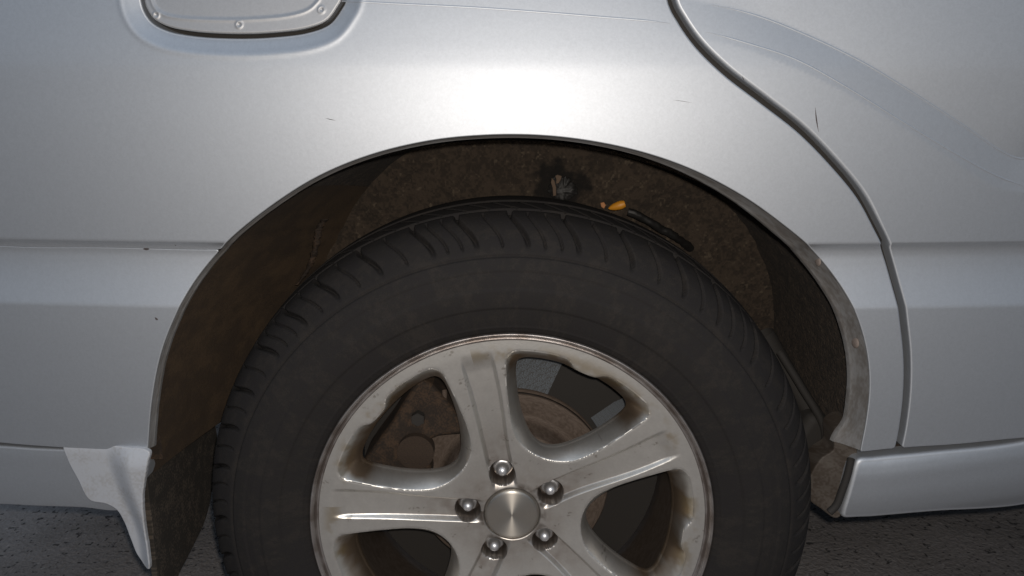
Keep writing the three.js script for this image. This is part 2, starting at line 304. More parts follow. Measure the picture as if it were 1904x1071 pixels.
// grimy turned-in flange with painted lip shade of the arch, wide on the door side
{
  const i0 = 6, i1 = archPts.length - 7, n = (i1 - i0) * 2;
  part('arch_flange', sheet(n, 12, (u, v) => {
    const t = i0 + (i1 - i0) * u, i = Math.min(archPts.length - 2, Math.floor(t)), f = t - i, a = archPts[i], b = archPts[i + 1], l = Math.hypot(b[0] - a[0], b[1] - a[1]);
    const x = lerp(a[0], b[0], f), y = lerp(a[1], b[1], f), nx = (b[1] - a[1]) / l, ny = -(b[0] - a[0]) / l, k = sst(0.50, 0.78, u), w = v, notch = sst(0.965, 1, u);
    const out = 0.0004 + lerp(0.0034, 0.0125 + 0.010 * notch, k) * w, dz = -0.0012 - lerp(0.010, 0.030, k) * w * (1 - 0.25 * w * w) - (v > 0.93 ? 0.004 : 0);
    return [x + nx * out + (0.0003 * N3(x * 80, y * 80, v * 3)), y + ny * out, body0(x, y) + dz];
  }, { uvf: (u, v, p) => [u * 0.6, v * 0.04] }), flangeMat, car);
}
part('rear_bumper', panel({ inside: bumperIn, zf: body, box: [-0.72, -0.20, 0.395, 0.67], step: 0.0024, edge: (x, y) => arch(x, y) < 0.008 ? archEdge(x, y) : roundEdge(0.0012, 0.016) }), paint, car);

const doorR = y => lerp(0.0018, 0.0037, sst(0.63, 0.70, y));
const doorIn = (x, y) => Math.min(shut(x, y) - 0.0028 - doorR(y), y < 0.5 ? -bottomR(x, y) - 0.002 : 1);
const door = part('rear_door', panel({ inside: doorIn, zf: body, box: [0.10, 0.74, 0.395, 1.01], step: 0.0024, edge: (x, y) => shut(x, y) < 0.012 ? roundEdge(doorR(y), 0.024, 7) : roundEdge(0.0016, 0.016) }), paint, car);
// dark seal in the gap behind the door edge
part('door_seal', panel({ inside: (x, y) => Math.min(0.016 - Math.abs(shut(x, y)), y - 0.41, 1.0 - y), zf: (x, y) => body0(x, y) - 0.0215 + 0.004 * Math.cos(clamp(shut(x, y) / 0.010, -1, 1) * Math.PI / 2), box: [0.09, 0.45, 0.40, 1.01], step: 0.003 }), blackPlastic, car);

// fine raised line that runs along the flank over both panels
const doorFlare = flarePts.filter(p => p[0] > 0.178 && p[0] < 0.70);
for (const L of [linePts.slice(0, 34), linePts.slice(42), doorFlare]) {
  const P = cr(L, 160);
  part('raised_line', sheet(160, 6, (u, v, i) => { const [x, y] = P[i], q = P[Math.min(160, i + 1)], p = P[Math.max(0, i - 1)], l = Math.hypot(q[0] - p[0], q[1] - p[1]), nx = -(q[1] - p[1]) / l, ny = (q[0] - p[0]) / l, t = Math.PI * v, w = 0.0009 * Math.min(1, 12 * u, 12 * (1 - u)) + 0.0001, X = x + nx * w * Math.cos(t), Y = y + ny * w * Math.cos(t); return [X, Y, body(X, Y) - 0.0001 + 0.00055 * Math.sin(t)]; }, { uvf: (u, v, p) => [p[0], p[1]] }), paint, car);
}
// --- fuel flap
{
  const fz0 = (x, y) => body0(x, y) - 0.0058;
  const pan = polySDF(cr([...on([[283, -4], [290, 12], [303, 23], [330, 30], [400, 34], [470, 33], [540, 26], [572, 16], [586, 4], [592, -6]], fz0), [-0.205, 0.93], [-0.22, 0.962], [-0.26, 0.97], [-0.32, 0.97], [-0.352, 0.955], [-0.36, 0.92]], 120, true));
  const dim = on([[291, 28], [445, 46], [598, 18]], fz0);
  const fz = (x, y) => {
    let z = fz0(x, y) + 0.0004; const d = pan(x, y);
    z -= 0.0011 * sst(0.0022, -0.0016, d) - 0.0008 * Math.exp(-Math.pow((d - 0.0014) / 0.0016, 2));
    for (const [a, b] of dim) { const r = Math.hypot(x - a, y - b); if (r < 0.008) z += 0.0009 * Math.exp(-Math.pow((r - 0.0026) / 0.0011, 2)) - 0.0006 * Math.exp(-Math.pow(r / 0.0018, 2)); }
    return z;
  };
  part('fuel_filler_flap', panel({ inside: (x, y) => -fuel(x, y) - 0.0062, zf: fz, box: [-0.42, -0.13, 0.815, 1.0], step: 0.0012, edge: () => roundEdge(0.0022, 0.012) }), fuelPaint, car);
  part('filler_recess', panel({ inside: (x, y) => 0.012 - fuel(x, y), zf: (x, y) => body0(x, y) - 0.028, box: [-0.45, -0.10, 0.80, 1.01], step: 0.004 }), blackPlastic, car);
  // chipped, dirty sealant along the front lower edge of the opening
  const rim = cr(fuelPts.slice(62, 92), 60), pos = [];
  const g = sheet(60, 6, (u, v, i, j) => { const [x, y] = rim[i], a = v * Math.PI, r = 0.0016 * (0.5 + 0.9 * Math.abs(N3(i * 0.33, 2.2))) * Math.sin(Math.PI * clamp(u, 0.02, 0.98)); return [x - 0.0035 + r * Math.cos(a), y + 0.0022 + r * Math.cos(a), fz0(x, y) - 0.0032 + r * Math.sin(a)]; });
  part('worn_sealant', g, rust, car);
}

// --- sill, valance, mud guard
const sillProf = spline([[0.30, -0.030], [0.325, -0.006], [0.345, 0.0035], [0.37, 0.0085], [0.388, 0.0095], [0.398, 0.0070], [0.408, 0.0000], [0.416, -0.009], [0.424, -0.020], [0.44, -0.035]]);
const sillZ = (x, y) => plan(x) * 1.25 + sillProf(y - 0.10 * Math.max(0, x - 0.40));
{
  const P = cr(on([[1589, 868], [1596, 853], [1625, 849], [1740, 838], [1904, 819]], sillZ).concat([[0.74, 0.455], [0.74, 0.375]], on([[1904, 936], [1740, 949], [1600, 961], [1566, 961], [1566, 950], [1578, 910]], sillZ)), 160, true);
  const s = polySDF(P);
  part('sill_cover', panel({ inside: (x, y) => -s(x, y) - 0.005, zf: sillZ, box: [0.33, 0.74, 0.30, 0.47], step: 0.002, edge: () => roundEdge(0.005, 0.035, 6) }), paint, car);
  // dirty end plate between the sill and the wheel arch
  const endZ = (x, y) => -0.030 + (x - 0.36) * 0.55;
  const E = polySDF(cr(on([[1592, 842], [1585, 880], [1570, 930], [1556, 961], [1530, 945], [1503, 922], [1512, 880], [1530, 855], [1553, 838], [1556, 800], [1580, 790]], endZ), 90, true));
  part('sill_end_plate', panel({ inside: (x, y) => -E(x, y), zf: (x, y) => endZ(x, y) + 0.002 * N3(x * 40, y * 40), box: [0.27, 0.42, 0.30, 0.48], step: 0.002, edge: () => roundEdge(0.002, 0.03) }), dirtySteel, car);
  // inner edge of the end cap, a rubber lip
  const lip = new THREE.CatmullRomCurve3(on([[1590, 858], [1584, 885], [1574, 915], [1562, 945], [1550, 957]], 0.0).map(([x, y]) => new THREE.Vector3(x - 0.002, y, -0.006)));
  part('rubber_lip', new THREE.TubeGeometry(lip, 30, 0.0042, 8), blackPlastic, car);
  // ledge with road dirt under the door
  part('sill_ledge', panel({ inside: (x, y) => Math.min(bottomR(x, y) + 0.012, 0.02 - bottomR(x, y), x - 0.392), zf: (x, y) => plan(x) - 0.018, box: [0.34, 0.74, 0.38, 0.46], step: 0.004 }), rust, car);
}
const valProf = spline([[0.30, -0.028], [0.34, -0.016], [0.38, -0.0105], [0.402, -0.0095], [0.412, -0.011], [0.420, -0.016], [0.428, -0.026], [0.45, -0.05]]);
const valZ = (x, y) => plan(x) + 0.008 + valProf(y);
{
  const V = polySDF(cr(on([[-420, 818], [0, 829], [60, 833], [180, 838], [262, 843], [268, 900], [230, 948], [150, 944], [60, 941], [0, 938], [-420, 930]], valZ), 120, true));
  part('rear_valance', panel({ inside: (x, y) => -V(x, y) - 0.003, zf: valZ, box: [-0.80, -0.33, 0.30, 0.46], step: 0.002, edge: () => roundEdge(0.003, 0.03) }), paint, car);
  part('bumper_ledge', panel({ inside: (x, y) => Math.min(bottomL(x, y) + 0.010, 0.018 - bottomL(x, y), -0.385 - x), zf: (x, y) => plan(x) - 0.016, box: [-0.74, -0.37, 0.38, 0.46], step: 0.004 }), rust, car);
  const base = (x, y) => valZ(x, y) + 0.004;
  // the guard: a flat wing that rolls outward into a fin beside the wheel
  const finX = y => -0.405 + 0.30 * Math.max(0, 0.36 - y) * -0.1;
  const gz0 = (x, y) => { const t = sst(-0.438 + 0.022 * sst(0.40, 0.30, y), -0.405 + 0.012 * sst(0.40, 0.30, y), x); return plan(x) + 0.006 - 0.02 * Math.max(0, 0.40 - y) + 0.014 * t * sst(0.432, 0.395, y) - 0.006 * sst(0.405, 0.436, y); };
  const G0 = on([[101, 833], [190, 838], [274, 843], [276, 860], [272, 885], [267, 920], [268, 960], [270, 1000], [274, 1035], [274, 1064], [264, 1064], [246, 1048], [232, 1016], [220, 985], [206, 962], [186, 951], [152, 944], [130, 906], [110, 868]], 0.004);
  const G = polySDF(cr(G0, 170, true));
  const mg = part('mud_guard', panel({ inside: (x, y) => -G(x, y) - 0.0016 + 0.0007 * N3(x * 210, y * 210) * sst(-0.415, -0.385, x), zf: gz0, box: [-0.56, -0.34, 0.22, 0.46], step: 0.0015, edge: () => roundEdge(0.0016, 0.004) }), whitePlastic, car);
  mg.userData.label = 'pale plastic mud guard with a ragged cut edge';
}
// --- mud flap hanging behind the wheel
{
  const X0 = -0.402, P = [[272, 842], [300, 770], [322, 712], [345, 690], [372, 676], [396, 684], [399, 706], [388, 722], [396, 770], [404, 820], [396, 900], [384, 960], [352, 1030], [330, 1075], [318, 1130], [274, 1130], [268, 1000], [266, 900]].map(([u, v]) => unX(u, v, X0)).map(([z, y]) => [Math.min(z, -0.022), y]);
  const S = new THREE.Shape(cr(P, 80, true).map(p => new THREE.Vector2(-p[0], p[1])));
  const g = new THREE.ExtrudeGeometry(S, { depth: 0.005, bevelEnabled: true, bevelSize: 0.001, bevelThickness: 0.001, bevelSegments: 1 });
  g.rotateY(Math.PI / 2); g.translate(X0 - 0.006, 0, 0);                          // shape (s, y) -> (z = -s, y)
  const p = g.attributes.position, u = g.attributes.uv; for (let i = 0; i < p.count; i++) { u.setXY(i, p.getZ(i), p.getY(i)); }
  const fl = part('mud_flap', g, flapRubber, car);
  const knob = lathe([[0, 0.011], [0.008, 0.0105], [0.0125, 0.008], [0.014, 0.003], [0.014, -0.004]], 24); knob.rotateY(Math.PI / 2);
  const [kz, ky] = unX(372, 694, X0 + 0.004); knob.translate(X0 + 0.004, ky, kz);
  part('flap_fixing', knob, flapRubber, fl);
}

// --- wheel well
{
  const c = [0.0, 0.42], n = archPts.length;
  const well = (i, w) => { const [x, y] = archPts[i], dx = x - c[0], dy = y - c[1], l = Math.hypot(dx, dy); const s = 1 + 0.004 / l - (x < 0 ? 0.26 : 0.05) * Math.pow(w, 1.35) * (dy < 0.2 ? 1 : lerp(1, 0.3, clamp((dy - 0.2) / 0.12))); return [c[0] + dx * s, c[1] + dy * s, body0(x, y) - 0.013 - (x > 0 ? 0.022 * sst(0.1, 0.3, x) : 0) - w * 0.335]; };
  const mid = Math.round(n * 0.47);
  const bump = (p, k) => { const d = k * fbm(p[0] * 60, p[1] * 60, p[2] * 60, 3); return [p[0] + d * 0.5, p[1] + d * 0.5, p[2] + d]; };
  const arc = (a, b, k) => sheet((b - a) * 2, 90, (u, v) => { const t = a + (b - a) * u, i = Math.min(n - 2, Math.floor(t)), f = t - i, p = well(i, v), q = well(i + 1, v); return bump([lerp(p[0], q[0], f), lerp(p[1], q[1], f), lerp(p[2], q[2], f)], k); }, { uvf: (u, v, p) => [u * 0.011 * (b - a), v * 0.36] });
  part('plastic_arch_liner', arc(0, 44, 0.0012), linerPlastic, car);
  part('felt_arch_liner', arc(44, n - 1, 0.005), felt, car);
  const wallZ = (x, y) => -0.300 - 0.10 * Math.pow(clamp((y - 0.70) / 0.1, -1, 1) < 0 ? 0 : (y - 0.70), 1) + 0.010 * fbm(x * 22, y * 22, 1.1, 4) + 0.012 * N3(x * 6, y * 6);
  const [tx, ty] = unZ(1040, 330, wallZ);
  part('inner_wheel_wall', panel({ inside: (x, y) => Math.min(0.46 - Math.abs(x), y - 0.40, 0.80 - y), zf: wallZ, box: [-0.47, 0.47, 0.39, 0.82], step: 0.0025, colf: (x, y) => { const dx = (x - tx) / 0.044, dy = (y - ty + 0.014) / 0.046, d = Math.hypot(dx, dy) + 0.75 * fbm(x * 45, y * 45, 6.1, 4), k = lerp(0.16, 1, sst(0.62, 0.92, d)); return [k, k, k]; } }), stainedFelt, car);
  // tar-like underseal blotch with flaking beige crust
  const blob = (cx, cy, rx, ry, hgt, fq, mat, name, sd) => part(name, sheet(72, 22, (u, v) => { const a = u * Math.PI * 2, k = 1 + 0.28 * N3(Math.cos(a) * 1.6 + sd, Math.sin(a) * 1.6, sd) + 0.22 * N3(Math.cos(a) * 6 + sd, Math.sin(a) * 6, sd), x = cx + rx * k * v * Math.cos(a), y = cy + ry * k * v * Math.sin(a); return [x, y, wallZ(x, y) + hgt * (1 - v * v) * (1 + 1.1 * fbm(x * fq, y * fq, sd, 3)) + (v > 0.96 ? -0.004 : 0.001)]; }, { closeU: true, uvf: (u, v, p) => [p[0], p[1]] }), mat, car);
  blob(tx + 0.004, ty - 0.016, 0.019, 0.020, 0.005, 60, tar, 'underseal_blotch', 3.1);
  const crust = new THREE.MeshStandardMaterial({ color: new THREE.Color(0.10, 0.068, 0.046), roughness: 0.9, side: THREE.DoubleSide });
  const flake = (pts, dz, name, mat) => { const S = new THREE.Shape(pts.map(([u, v]) => { const q = unZ(u, v, -0.285); return new THREE.Vector2(q[0], q[1]); })); const g = new THREE.ExtrudeGeometry(S, { depth: 0.002, bevelEnabled: true, bevelSize: 0.0006, bevelThickness: 0.0006, bevelSegments: 1 }); g.translate(0, 0, dz); return part(name, g, mat, car); };
  flake([[1033, 327], [1036, 325], [1043, 327], [1042, 332], [1038, 339], [1034, 340], [1035, 333]], -0.282, 'beige_flake', crust);
  flake([[1026, 331], [1030, 336], [1033, 348], [1033, 362], [1029, 363], [1028, 348], [1025, 339]], -0.283, 'beige_flake', crust);
  flake([[1117, 377], [1122, 376], [1125, 381], [1122, 386], [1118, 383]], -0.283, 'beige_flake', new THREE.MeshStandardMaterial({ color: new THREE.Color(0.38, 0.17, 0.07), roughness: 0.8 }));
  // black tarred stub with an orange tip lying on the wall behind the tyre
  const at = (u, v, z) => { const q = unZ(u, v, z); return new THREE.Vector3(q[0], q[1], z); };
  const path = new THREE.CatmullRomCurve3([at(1168, 393, -0.262), at(1190, 402, -0.262), at(1225, 424, -0.268), at(1256, 440, -0.276), at(1284, 462, -0.30)]);
  const tube = new THREE.TubeGeometry(path, 40, 0.0055, 16), tp = tube.attributes.position;
  { const v = new THREE.Vector3(); for (let i = 0; i < tp.count; i++) { v.fromBufferAttribute(tp, i); const k = 0.0035 * fbm(v.x * 60, v.y * 60, v.z * 60, 4); tp.setXYZ(i, v.x + k, v.y + k, v.z + k * 1.5); } tube.computeVertexNormals(); }
  const stub = part('tarred_stub', tube, tar, car);
  const a = at(1131, 388, -0.262), b = at(1163, 387, -0.258), L = a.distanceTo(b);
  const tip = lathe([[0.0003, 0], [0.0026, L * 0.12], [0.0046, L * 0.35], [0.0056, L * 0.6], [0.0058, L * 0.8], [0.0045, L]], 24);
  const tm = part('orange_tip', tip, new THREE.MeshPhysicalMaterial({ color: new THREE.Color(0.52, 0.22, 0.015), roughness: 0.5 }), stub);
  tm.position.copy(a); tm.lookAt(b.x, b.y + 0.006, b.z);
  tm.userData.label = 'small pointed orange tip';
  // torn, pale edge where the plastic liner ends
  const e0 = [[604, 408], [594, 424], [590, 446], [585, 468], [578, 490], [566, 512], [552, 530]].map(([u, v]) => at(u, v, -0.215));
  const ec = new THREE.CatmullRomCurve3(e0);
  part('torn_liner_edge', sheet(90, 10, (u, v) => { const q = ec.getPoint(u), w = (0.0045 + 0.003 * N3(u * 14, 0.3)) * (1 - 0.6 * u), a = v * Math.PI * 1.4; const k = 1 + 0.5 * N3(u * 30, v * 5, 2.2); return [q.x + w * k * Math.cos(a), q.y + 0.3 * w * k * Math.sin(a), q.z + w * k * Math.sin(a)]; }, { uvf: (u, v, p) => [p[0], p[1]] }), rust, car);
  // flange fixings: two lumps of sealer
  for (const [u, v, s] of [[1590, 636, 1], [1521, 486, 0.8]]) {
    const q = unZ(u, v, -0.006), g = new THREE.SphereGeometry(0.006 * s, 16, 10); g.scale(0.4, 1, 1.5); g.translate(q[0], q[1], -0.006);
    part('sealer_lump', g, new THREE.MeshStandardMaterial({ color: new THREE.Color(0.19, 0.155, 0.135), roughness: 0.8 }), car);
  }
}

// --- suspension pieces in the shade on the door side
{
  const at = (u, v, z) => { const q = unZ(u, v, z); return new THREE.Vector3(q[0], q[1], z); };
  const tubeP = (name, pts, r, mat, sq = 1) => { const g = new THREE.TubeGeometry(new THREE.CatmullRomCurve3(pts), 40, r, 12); return part(name, g, mat, car); };
  tubeP('trailing_arm', [at(1420, 620, -0.13), at(1460, 690, -0.13), at(1510, 770, -0.12), at(1540, 808, -0.11)], 0.012, blackPlastic);
  tubeP('brake_hose', [at(1450, 655, -0.10), at(1490, 720, -0.095), at(1530, 790, -0.09), at(1536, 840, -0.09), at(1542, 880, -0.10)], 0.0045, blackPlastic);
  const g = new RoundedBoxGeometry(0.075, 0.05, 0.06, 3, 0.012); const m = at(1522, 805, -0.12); g.rotateZ(-0.5); g.translate(m.x, m.y, m.z);
  part('arm_bracket', g, blackPlastic, car);
  const h = new RoundedBoxGeometry(0.03, 0.085, 0.03, 3, 0.01); const q = at(1540, 860, -0.11); h.translate(q.x, q.y, q.z);
  part('hose_bracket', h, blackPlastic, car);
}
// --- hidden bulk of the car: inner shell, floor and the far side, so that light comes only past the wheel
{
  const s = new THREE.Shape([[-0.9, 0.36], [-0.46, 0.36], [-0.46, 0.80], [0.46, 0.80], [0.46, 0.36], [1.6, 0.36], [1.6, 1.35], [1.3, 1.45], [-0.5, 1.45], [-0.9, 1.0]].map(p => new THREE.Vector2(...p)));
  const g = new THREE.ExtrudeGeometry(s, { depth: 1.55, bevelEnabled: true, bevelSize: 0.01, bevelThickness: 0.03, bevelSegments: 2 }); g.translate(0, 0, -1.68);
  part('inner_body_shell', g, blackPlastic, car);
  const f = new RoundedBoxGeometry(2.4, 0.10, 1.22, 3, 0.04); f.translate(0.35, 0.32, -1.02);
  part('floor_pan', f, blackPlastic, car);
  const bw = new RoundedBoxGeometry(0.94, 0.46, 0.05, 2, 0.02); bw.translate(0, 0.60, -0.38); part('wheel_well_bulkhead', bw, blackPlastic, car);
  const ax = new THREE.CylinderGeometry(0.03, 0.03, 1.2, 16); ax.rotateX(Math.PI / 2); ax.translate(0, 0.325, -0.78); part('rear_axle', ax, blackPlastic, car);
}

// ------------------------------------------------------------------ wheel
const wheel = group('rear_wheel', car, 0, 0.325, 0);
// tyre
{
  const R0 = 0.344;
  const half = [[0.2165, -0.012], [0.2195, -0.0065], [0.2225, -0.0022], [0.2265, 0.0008], [0.233, 0.0036], [0.2415, 0.0064], [0.2515, 0.0090], [0.2625, 0.0108], [0.273, 0.0112], [0.284, 0.0098], [0.294, 0.0068], [0.3035, 0.0026], [0.313, -0.0034], [0.3225, -0.0112], [0.3300, -0.0198], [0.3350, -0.0290], [0.3382, -0.0400], [0.3405, -0.0540], [0.3425, -0.0720], [0.3436, -0.0880], [0.344, -0.104]];
  const full = [...half, ...half.slice(0, -1).reverse().map(([r, z]) => [r, -0.208 - z])];
  const c = new THREE.CatmullRomCurve3(full.map(p => new THREE.Vector3(p[0], p[1], 0)));
  // denser on the outer side that shows
  const ss = []; for (let i = 0; i <= 170; i++) ss.push(i / 170 * 0.52); for (let i = 1; i <= 40; i++) ss.push(0.52 + 0.48 * i / 40);
  const P = ss.map(s => c.getPointAt(s)), T = ss.map(s => c.getTangentAt(s));
  let acc = 0; const arcl = P.map((p, i) => i ? (acc += p.distanceTo(P[i - 1])) : 0);
  const sAt = r => { let b = 0; for (let i = 0; i < 125; i++) if (P[i].x < r && P[i].y > -0.1) b = arcl[i]; return b; };
  const sCrease = sAt(0.3035), sShoulder = sAt(0.336), sGroove = arcl[P.findIndex(p => p.x > 0.339 && p.y < -0.050)], sGroove2 = arcl[P.findIndex(p => p.x > 0.34 && p.y < -0.092)];
  // irregular pitch, as on the real tread
  const NP = 38, start = []; let a = 0; for (let i = 0; i < NP; i++) { start.push(a); a += [1, 1.18, 0.86, 1.1, 0.9][(i * 3 + (i >> 2)) % 5]; } for (let i = 0; i < NP; i++) start[i] *= Math.PI * 2 / a; start.push(Math.PI * 2);
  const NU = 2000;
  const g = sheet(NU, P.length - 1, (u, v, i, j) => {
    const th = u * Math.PI * 2 % (Math.PI * 2), p = P[j], s = arcl[j], nr = -T[j].y, nz = T[j].x;   // outward normal of the profile (r, z)
    let d = 0;
    // sidewall rings, raised bands and mould lines
    d += 0.0007 * sst(0.0016, 0.0, Math.abs(p.x - 0.2285)) * (p.y > -0.1 ? 1 : 0);
    d += 0.0012 * (sst(0.2505, 0.2515, p.x) - sst(0.2705, 0.2718, p.x)) + 0.0009 * sst(0.2885, 0.2893, p.x) * (1 - sst(0.3020, 0.3030, p.x));
    d += 0.0004 * sst(0.0011, 0.0, Math.abs(p.x - 0.281));
    if (p.y > -0.15) {
      d -= 0.0020 * sst(0.0017, 0.0004, Math.abs(s - sCrease));
      // shoulder: S-shaped lateral grooves and sipes
      const q = (s - sCrease) / (sGroove - sCrease);
      if (q > 0.0 && q < 1.0) {
        let k = 0, lo = 0, hi = NP; const sh = 0.040 * (1 - q) + 0.016 * Math.sin((q - 0.5) * Math.PI * 1.6) * -1;
        let t = (th - sh + Math.PI * 4) % (Math.PI * 2);
        while (hi - lo > 1) { const m = (lo + hi) >> 1; if (start[m] <= t) lo = m; else hi = m; }
        k = lo; const L = (start[k + 1] - start[k]), f = t - start[k], R = p.x;
        const win = sst(0.06, 0.22, q), dd = Math.min(f, L - f) * R;
        d -= 0.0075 * win * sst(0.0028, 0.0014, dd) * sst(0.02, 0.4, q) ;
        const ns = k % 4 === 0 ? 2 : 1;
        for (let z = 1; z <= ns; z++) d -= 0.0040 * sst(0.10, 0.2, q) * (1 - sst(0.86, 0.94, q)) * sst(0.0014, 0.0005, Math.abs(f - L * z / (ns + 1)) * R);
        d += 0.0005 * sst(0.02, 0.07, q);
      }
      d -= 0.0065 * sst(0.0044, 0.0026, Math.abs(s - sGroove - 0.003));
      d -= 0.0065 * sst(0.0048, 0.0030, Math.abs(s - sGroove2));
      if (s > sGroove + 0.008 && s < sGroove2 - 0.006) { const t = (th * 0.344 + (s - sGroove) * 0.9) % 0.026; d -= 0.003 * sst(0.0015, 0.0004, Math.abs(t - 0.013)); }
    }
    const r = p.x + d * nr, z = p.y + d * nz; let y = r * Math.cos(th);
    if (y < -0.3235) y = -0.3235;
    return [r * Math.sin(th), y, z];
  }, { closeU: true, uvf: (u, v, p) => [u * 2.1, Math.hypot(p[0], p[1]) - p[2]] });
  // the profile runs from the outer bead up: make the faces look outward
  { const ix = g.index.array; const n = g.attributes.normal; let k = 100 * (P.length) + 60; if (n.getZ(k) < 0) { for (let i = 0; i < ix.length; i += 3) { const t = ix[i + 1]; ix[i + 1] = ix[i + 2]; ix[i + 2] = t; } for (let i = 0; i < n.count; i++) n.setXYZ(i, -n.getX(i), -n.getY(i), -n.getZ(i)); } }
  part('tyre', g, rubber, wheel);
}
// alloy rim face as a relief, five spokes
const SPOKE0 = -12.5 * Math.PI / 180;
{
  const inner = [[0, 84], [14, 88], [28, 99.5], [43, 117], [57, 139], [65.5, 157], [66.5, 165], [61, 171.5], [46, 177.5], [24, 182], [0, 183.3]];
  const outer = [[0, 77.5], [17, 80], [33, 88], [47, 104], [58.5, 123], [70.5, 146], [80, 165.5], [82.5, 175], [77, 184], [66, 189], [44, 195.5], [25, 197.8], [18, 195.5], [12, 191.2], [0, 190]];
  const sym = h => [...h, ...h.slice(1, -1).reverse().map(([a, b]) => [-a, b])].map(([a, b]) => [a / 1000, b / 1000]);
  const I = polySDF(cr(sym(inner), 110, true)), O = polySDF(cr(sym(outer), 150, true));
  const faceZ = spline([[0.02, -0.0265], [0.04, -0.0262], [0.06, -0.0250], [0.08, -0.0225], [0.11, -0.0180], [0.15, -0.0125], [0.185, -0.0085], [0.200, -0.0070], [0.2115, -0.0066]]);
  // (r, a): a measured from the middle of a window, -36..36 degrees
  function relief(r, a) {
    const x = r * Math.sin(a), y = r * Math.cos(a);
    let z = faceZ(r), t = 0;
    const dO = O(x, y), dI = I(x, y);
    if (dO < 0) { t = clamp(-dO / (-dO + Math.max(1e-6, dI))); const tt = t * (t + 0.03) / (t + 0.06); z = lerp(z, -0.043, (0.62 * tt + 0.38 * (1 - Math.sqrt(1 - Math.min(0.9999, tt * tt))))); }
    else z -= 0.0005 * (1 - clamp(dO / 0.0024)) ** 2;
    // channel down the spoke
    const b = a > 0 ? a - Math.PI / 5 : a + Math.PI / 5, sx = r * Math.sin(b), sy = r * Math.cos(b);
    const off = 0.0045 * sst(0.06, 0.16, sy), hw = lerp(0.0125, 0.0160, sst(0.06, 0.2, sy)), e = Math.abs(sx - off) - hw;
    const ch = sst(0.0024, -0.0024, e) * sst(0.2015, 0.178, sy) * sst(0.030, 0.050, sy);
    z -= 0.0060 * ch * (1 - sst(0, 0.05, t)) * lerp(1.1, 0.6, sst(0.07, 0.20, sy));
    // lug pocket
    const lp = Math.hypot(sx, sy - 0.05);
    z -= 0.020 * sst(0.0148, 0.0128, lp);
    // seat of the centre cap
    z -= 0.004 * sst(0.0325, 0.0305, r);
    return { z, t, dI, ch, lp, x, y, sy };
  }
  const nr = 200, na = 200, r0 = 0.026, r1 = 0.2118, pos = [], nor = [], uv = [], idx = [], col = [];
  const sector = []; // one sector as separate lists, then turned five times
  const V = [], Dv = [];
  for (let j = 0; j <= nr; j++) for (let i = 0; i <= na; i++) { const r = r0 + (r1 - r0) * j / nr, a = (-0.5 + i / na) * Math.PI * 0.4; const q = relief(r, a); V.push([r, a, q]); Dv.push(q.dI || 1e-9); }
  const P = [], Q = [], T = []; const id = new Map(); const segs = [];
  const put = (r, a) => { const q = relief(r, a), e = 0.0005, x = r * Math.sin(a), y = r * Math.cos(a);
    const zz = (x, y) => relief(Math.hypot(x, y), Math.atan2(x, y)).z; let dx = (zz(x - e, y) - zz(x + e, y)) / (2 * e), dy = (zz(x, y - e) - zz(x, y + e)) / (2 * e); const l = Math.hypot(dx, dy, 1);
    P.push([x, y, q.z, dx / l, dy / l, 1 / l]); Q.push(q); return P.length - 1; };
  const vid = k => { if (!id.has(k)) id.set(k, put(V[k][0], V[k][1])); return id.get(k); };
  const cr2 = (k, l) => { const key = 'c' + Math.min(k, l) + '_' + Math.max(k, l); if (!id.has(key)) { const t = Dv[k] / (Dv[k] - Dv[l]); id.set(key, put(lerp(V[k][0], V[l][0], t), lerp(V[k][1], V[l][1], t))); } return id.get(key); };
  const tri = (...s) => { const L = [], B = []; for (let q = 0; q < 3; q++) { const k = s[q], l = s[(q + 1) % 3]; if (Dv[k] > 0) L.push(vid(k)); if ((Dv[k] > 0) !== (Dv[l] > 0)) { const v = cr2(k, l); L.push(v); B.push(v); } } if (L.length >= 3) T.push([L[0], L[1], L[2]]); if (L.length === 4) T.push([L[0], L[2], L[3]]); if (B.length === 2) segs.push(B); };
  for (let j = 0; j < nr; j++) for (let i = 0; i < na; i++) { const a = j * (na + 1) + i, b = a + 1, c = a + na + 1, d = c + 1; tri(a, b, d); tri(a, d, c); }
  // window walls running back from the inner outline
  const wall = new Map();
  const mk = v => { if (wall.has(v)) return wall.get(v); const p = P[v], e = 0.0005; let gx = I(p[0] + e, p[1]) - I(p[0] - e, p[1]), gy = I(p[0], p[1] + e) - I(p[0], p[1] - e); const l = Math.hypot(gx, gy) || 1; gx /= -l; gy /= -l;
    const o = []; for (const [out, dz, nz] of [[0.0002, -0.0005, 0.5], [0.0014, -0.0030, 0.15], [0.0016, -0.0045, 0]]) { P.push([p[0] + gx * out, p[1] + gy * out, p[2] + dz, gx, gy, nz]); Q.push({ ...Q[v], wall: 1 }); o.push(P.length - 1); } const w = [v, ...o]; wall.set(v, w); return w; };
  for (const [a, b] of segs) { const A = mk(a), B = mk(b); for (let q = 0; q < 3; q++) T.push([A[q], B[q], B[q + 1]], [A[q], B[q + 1], A[q + 1]]); }
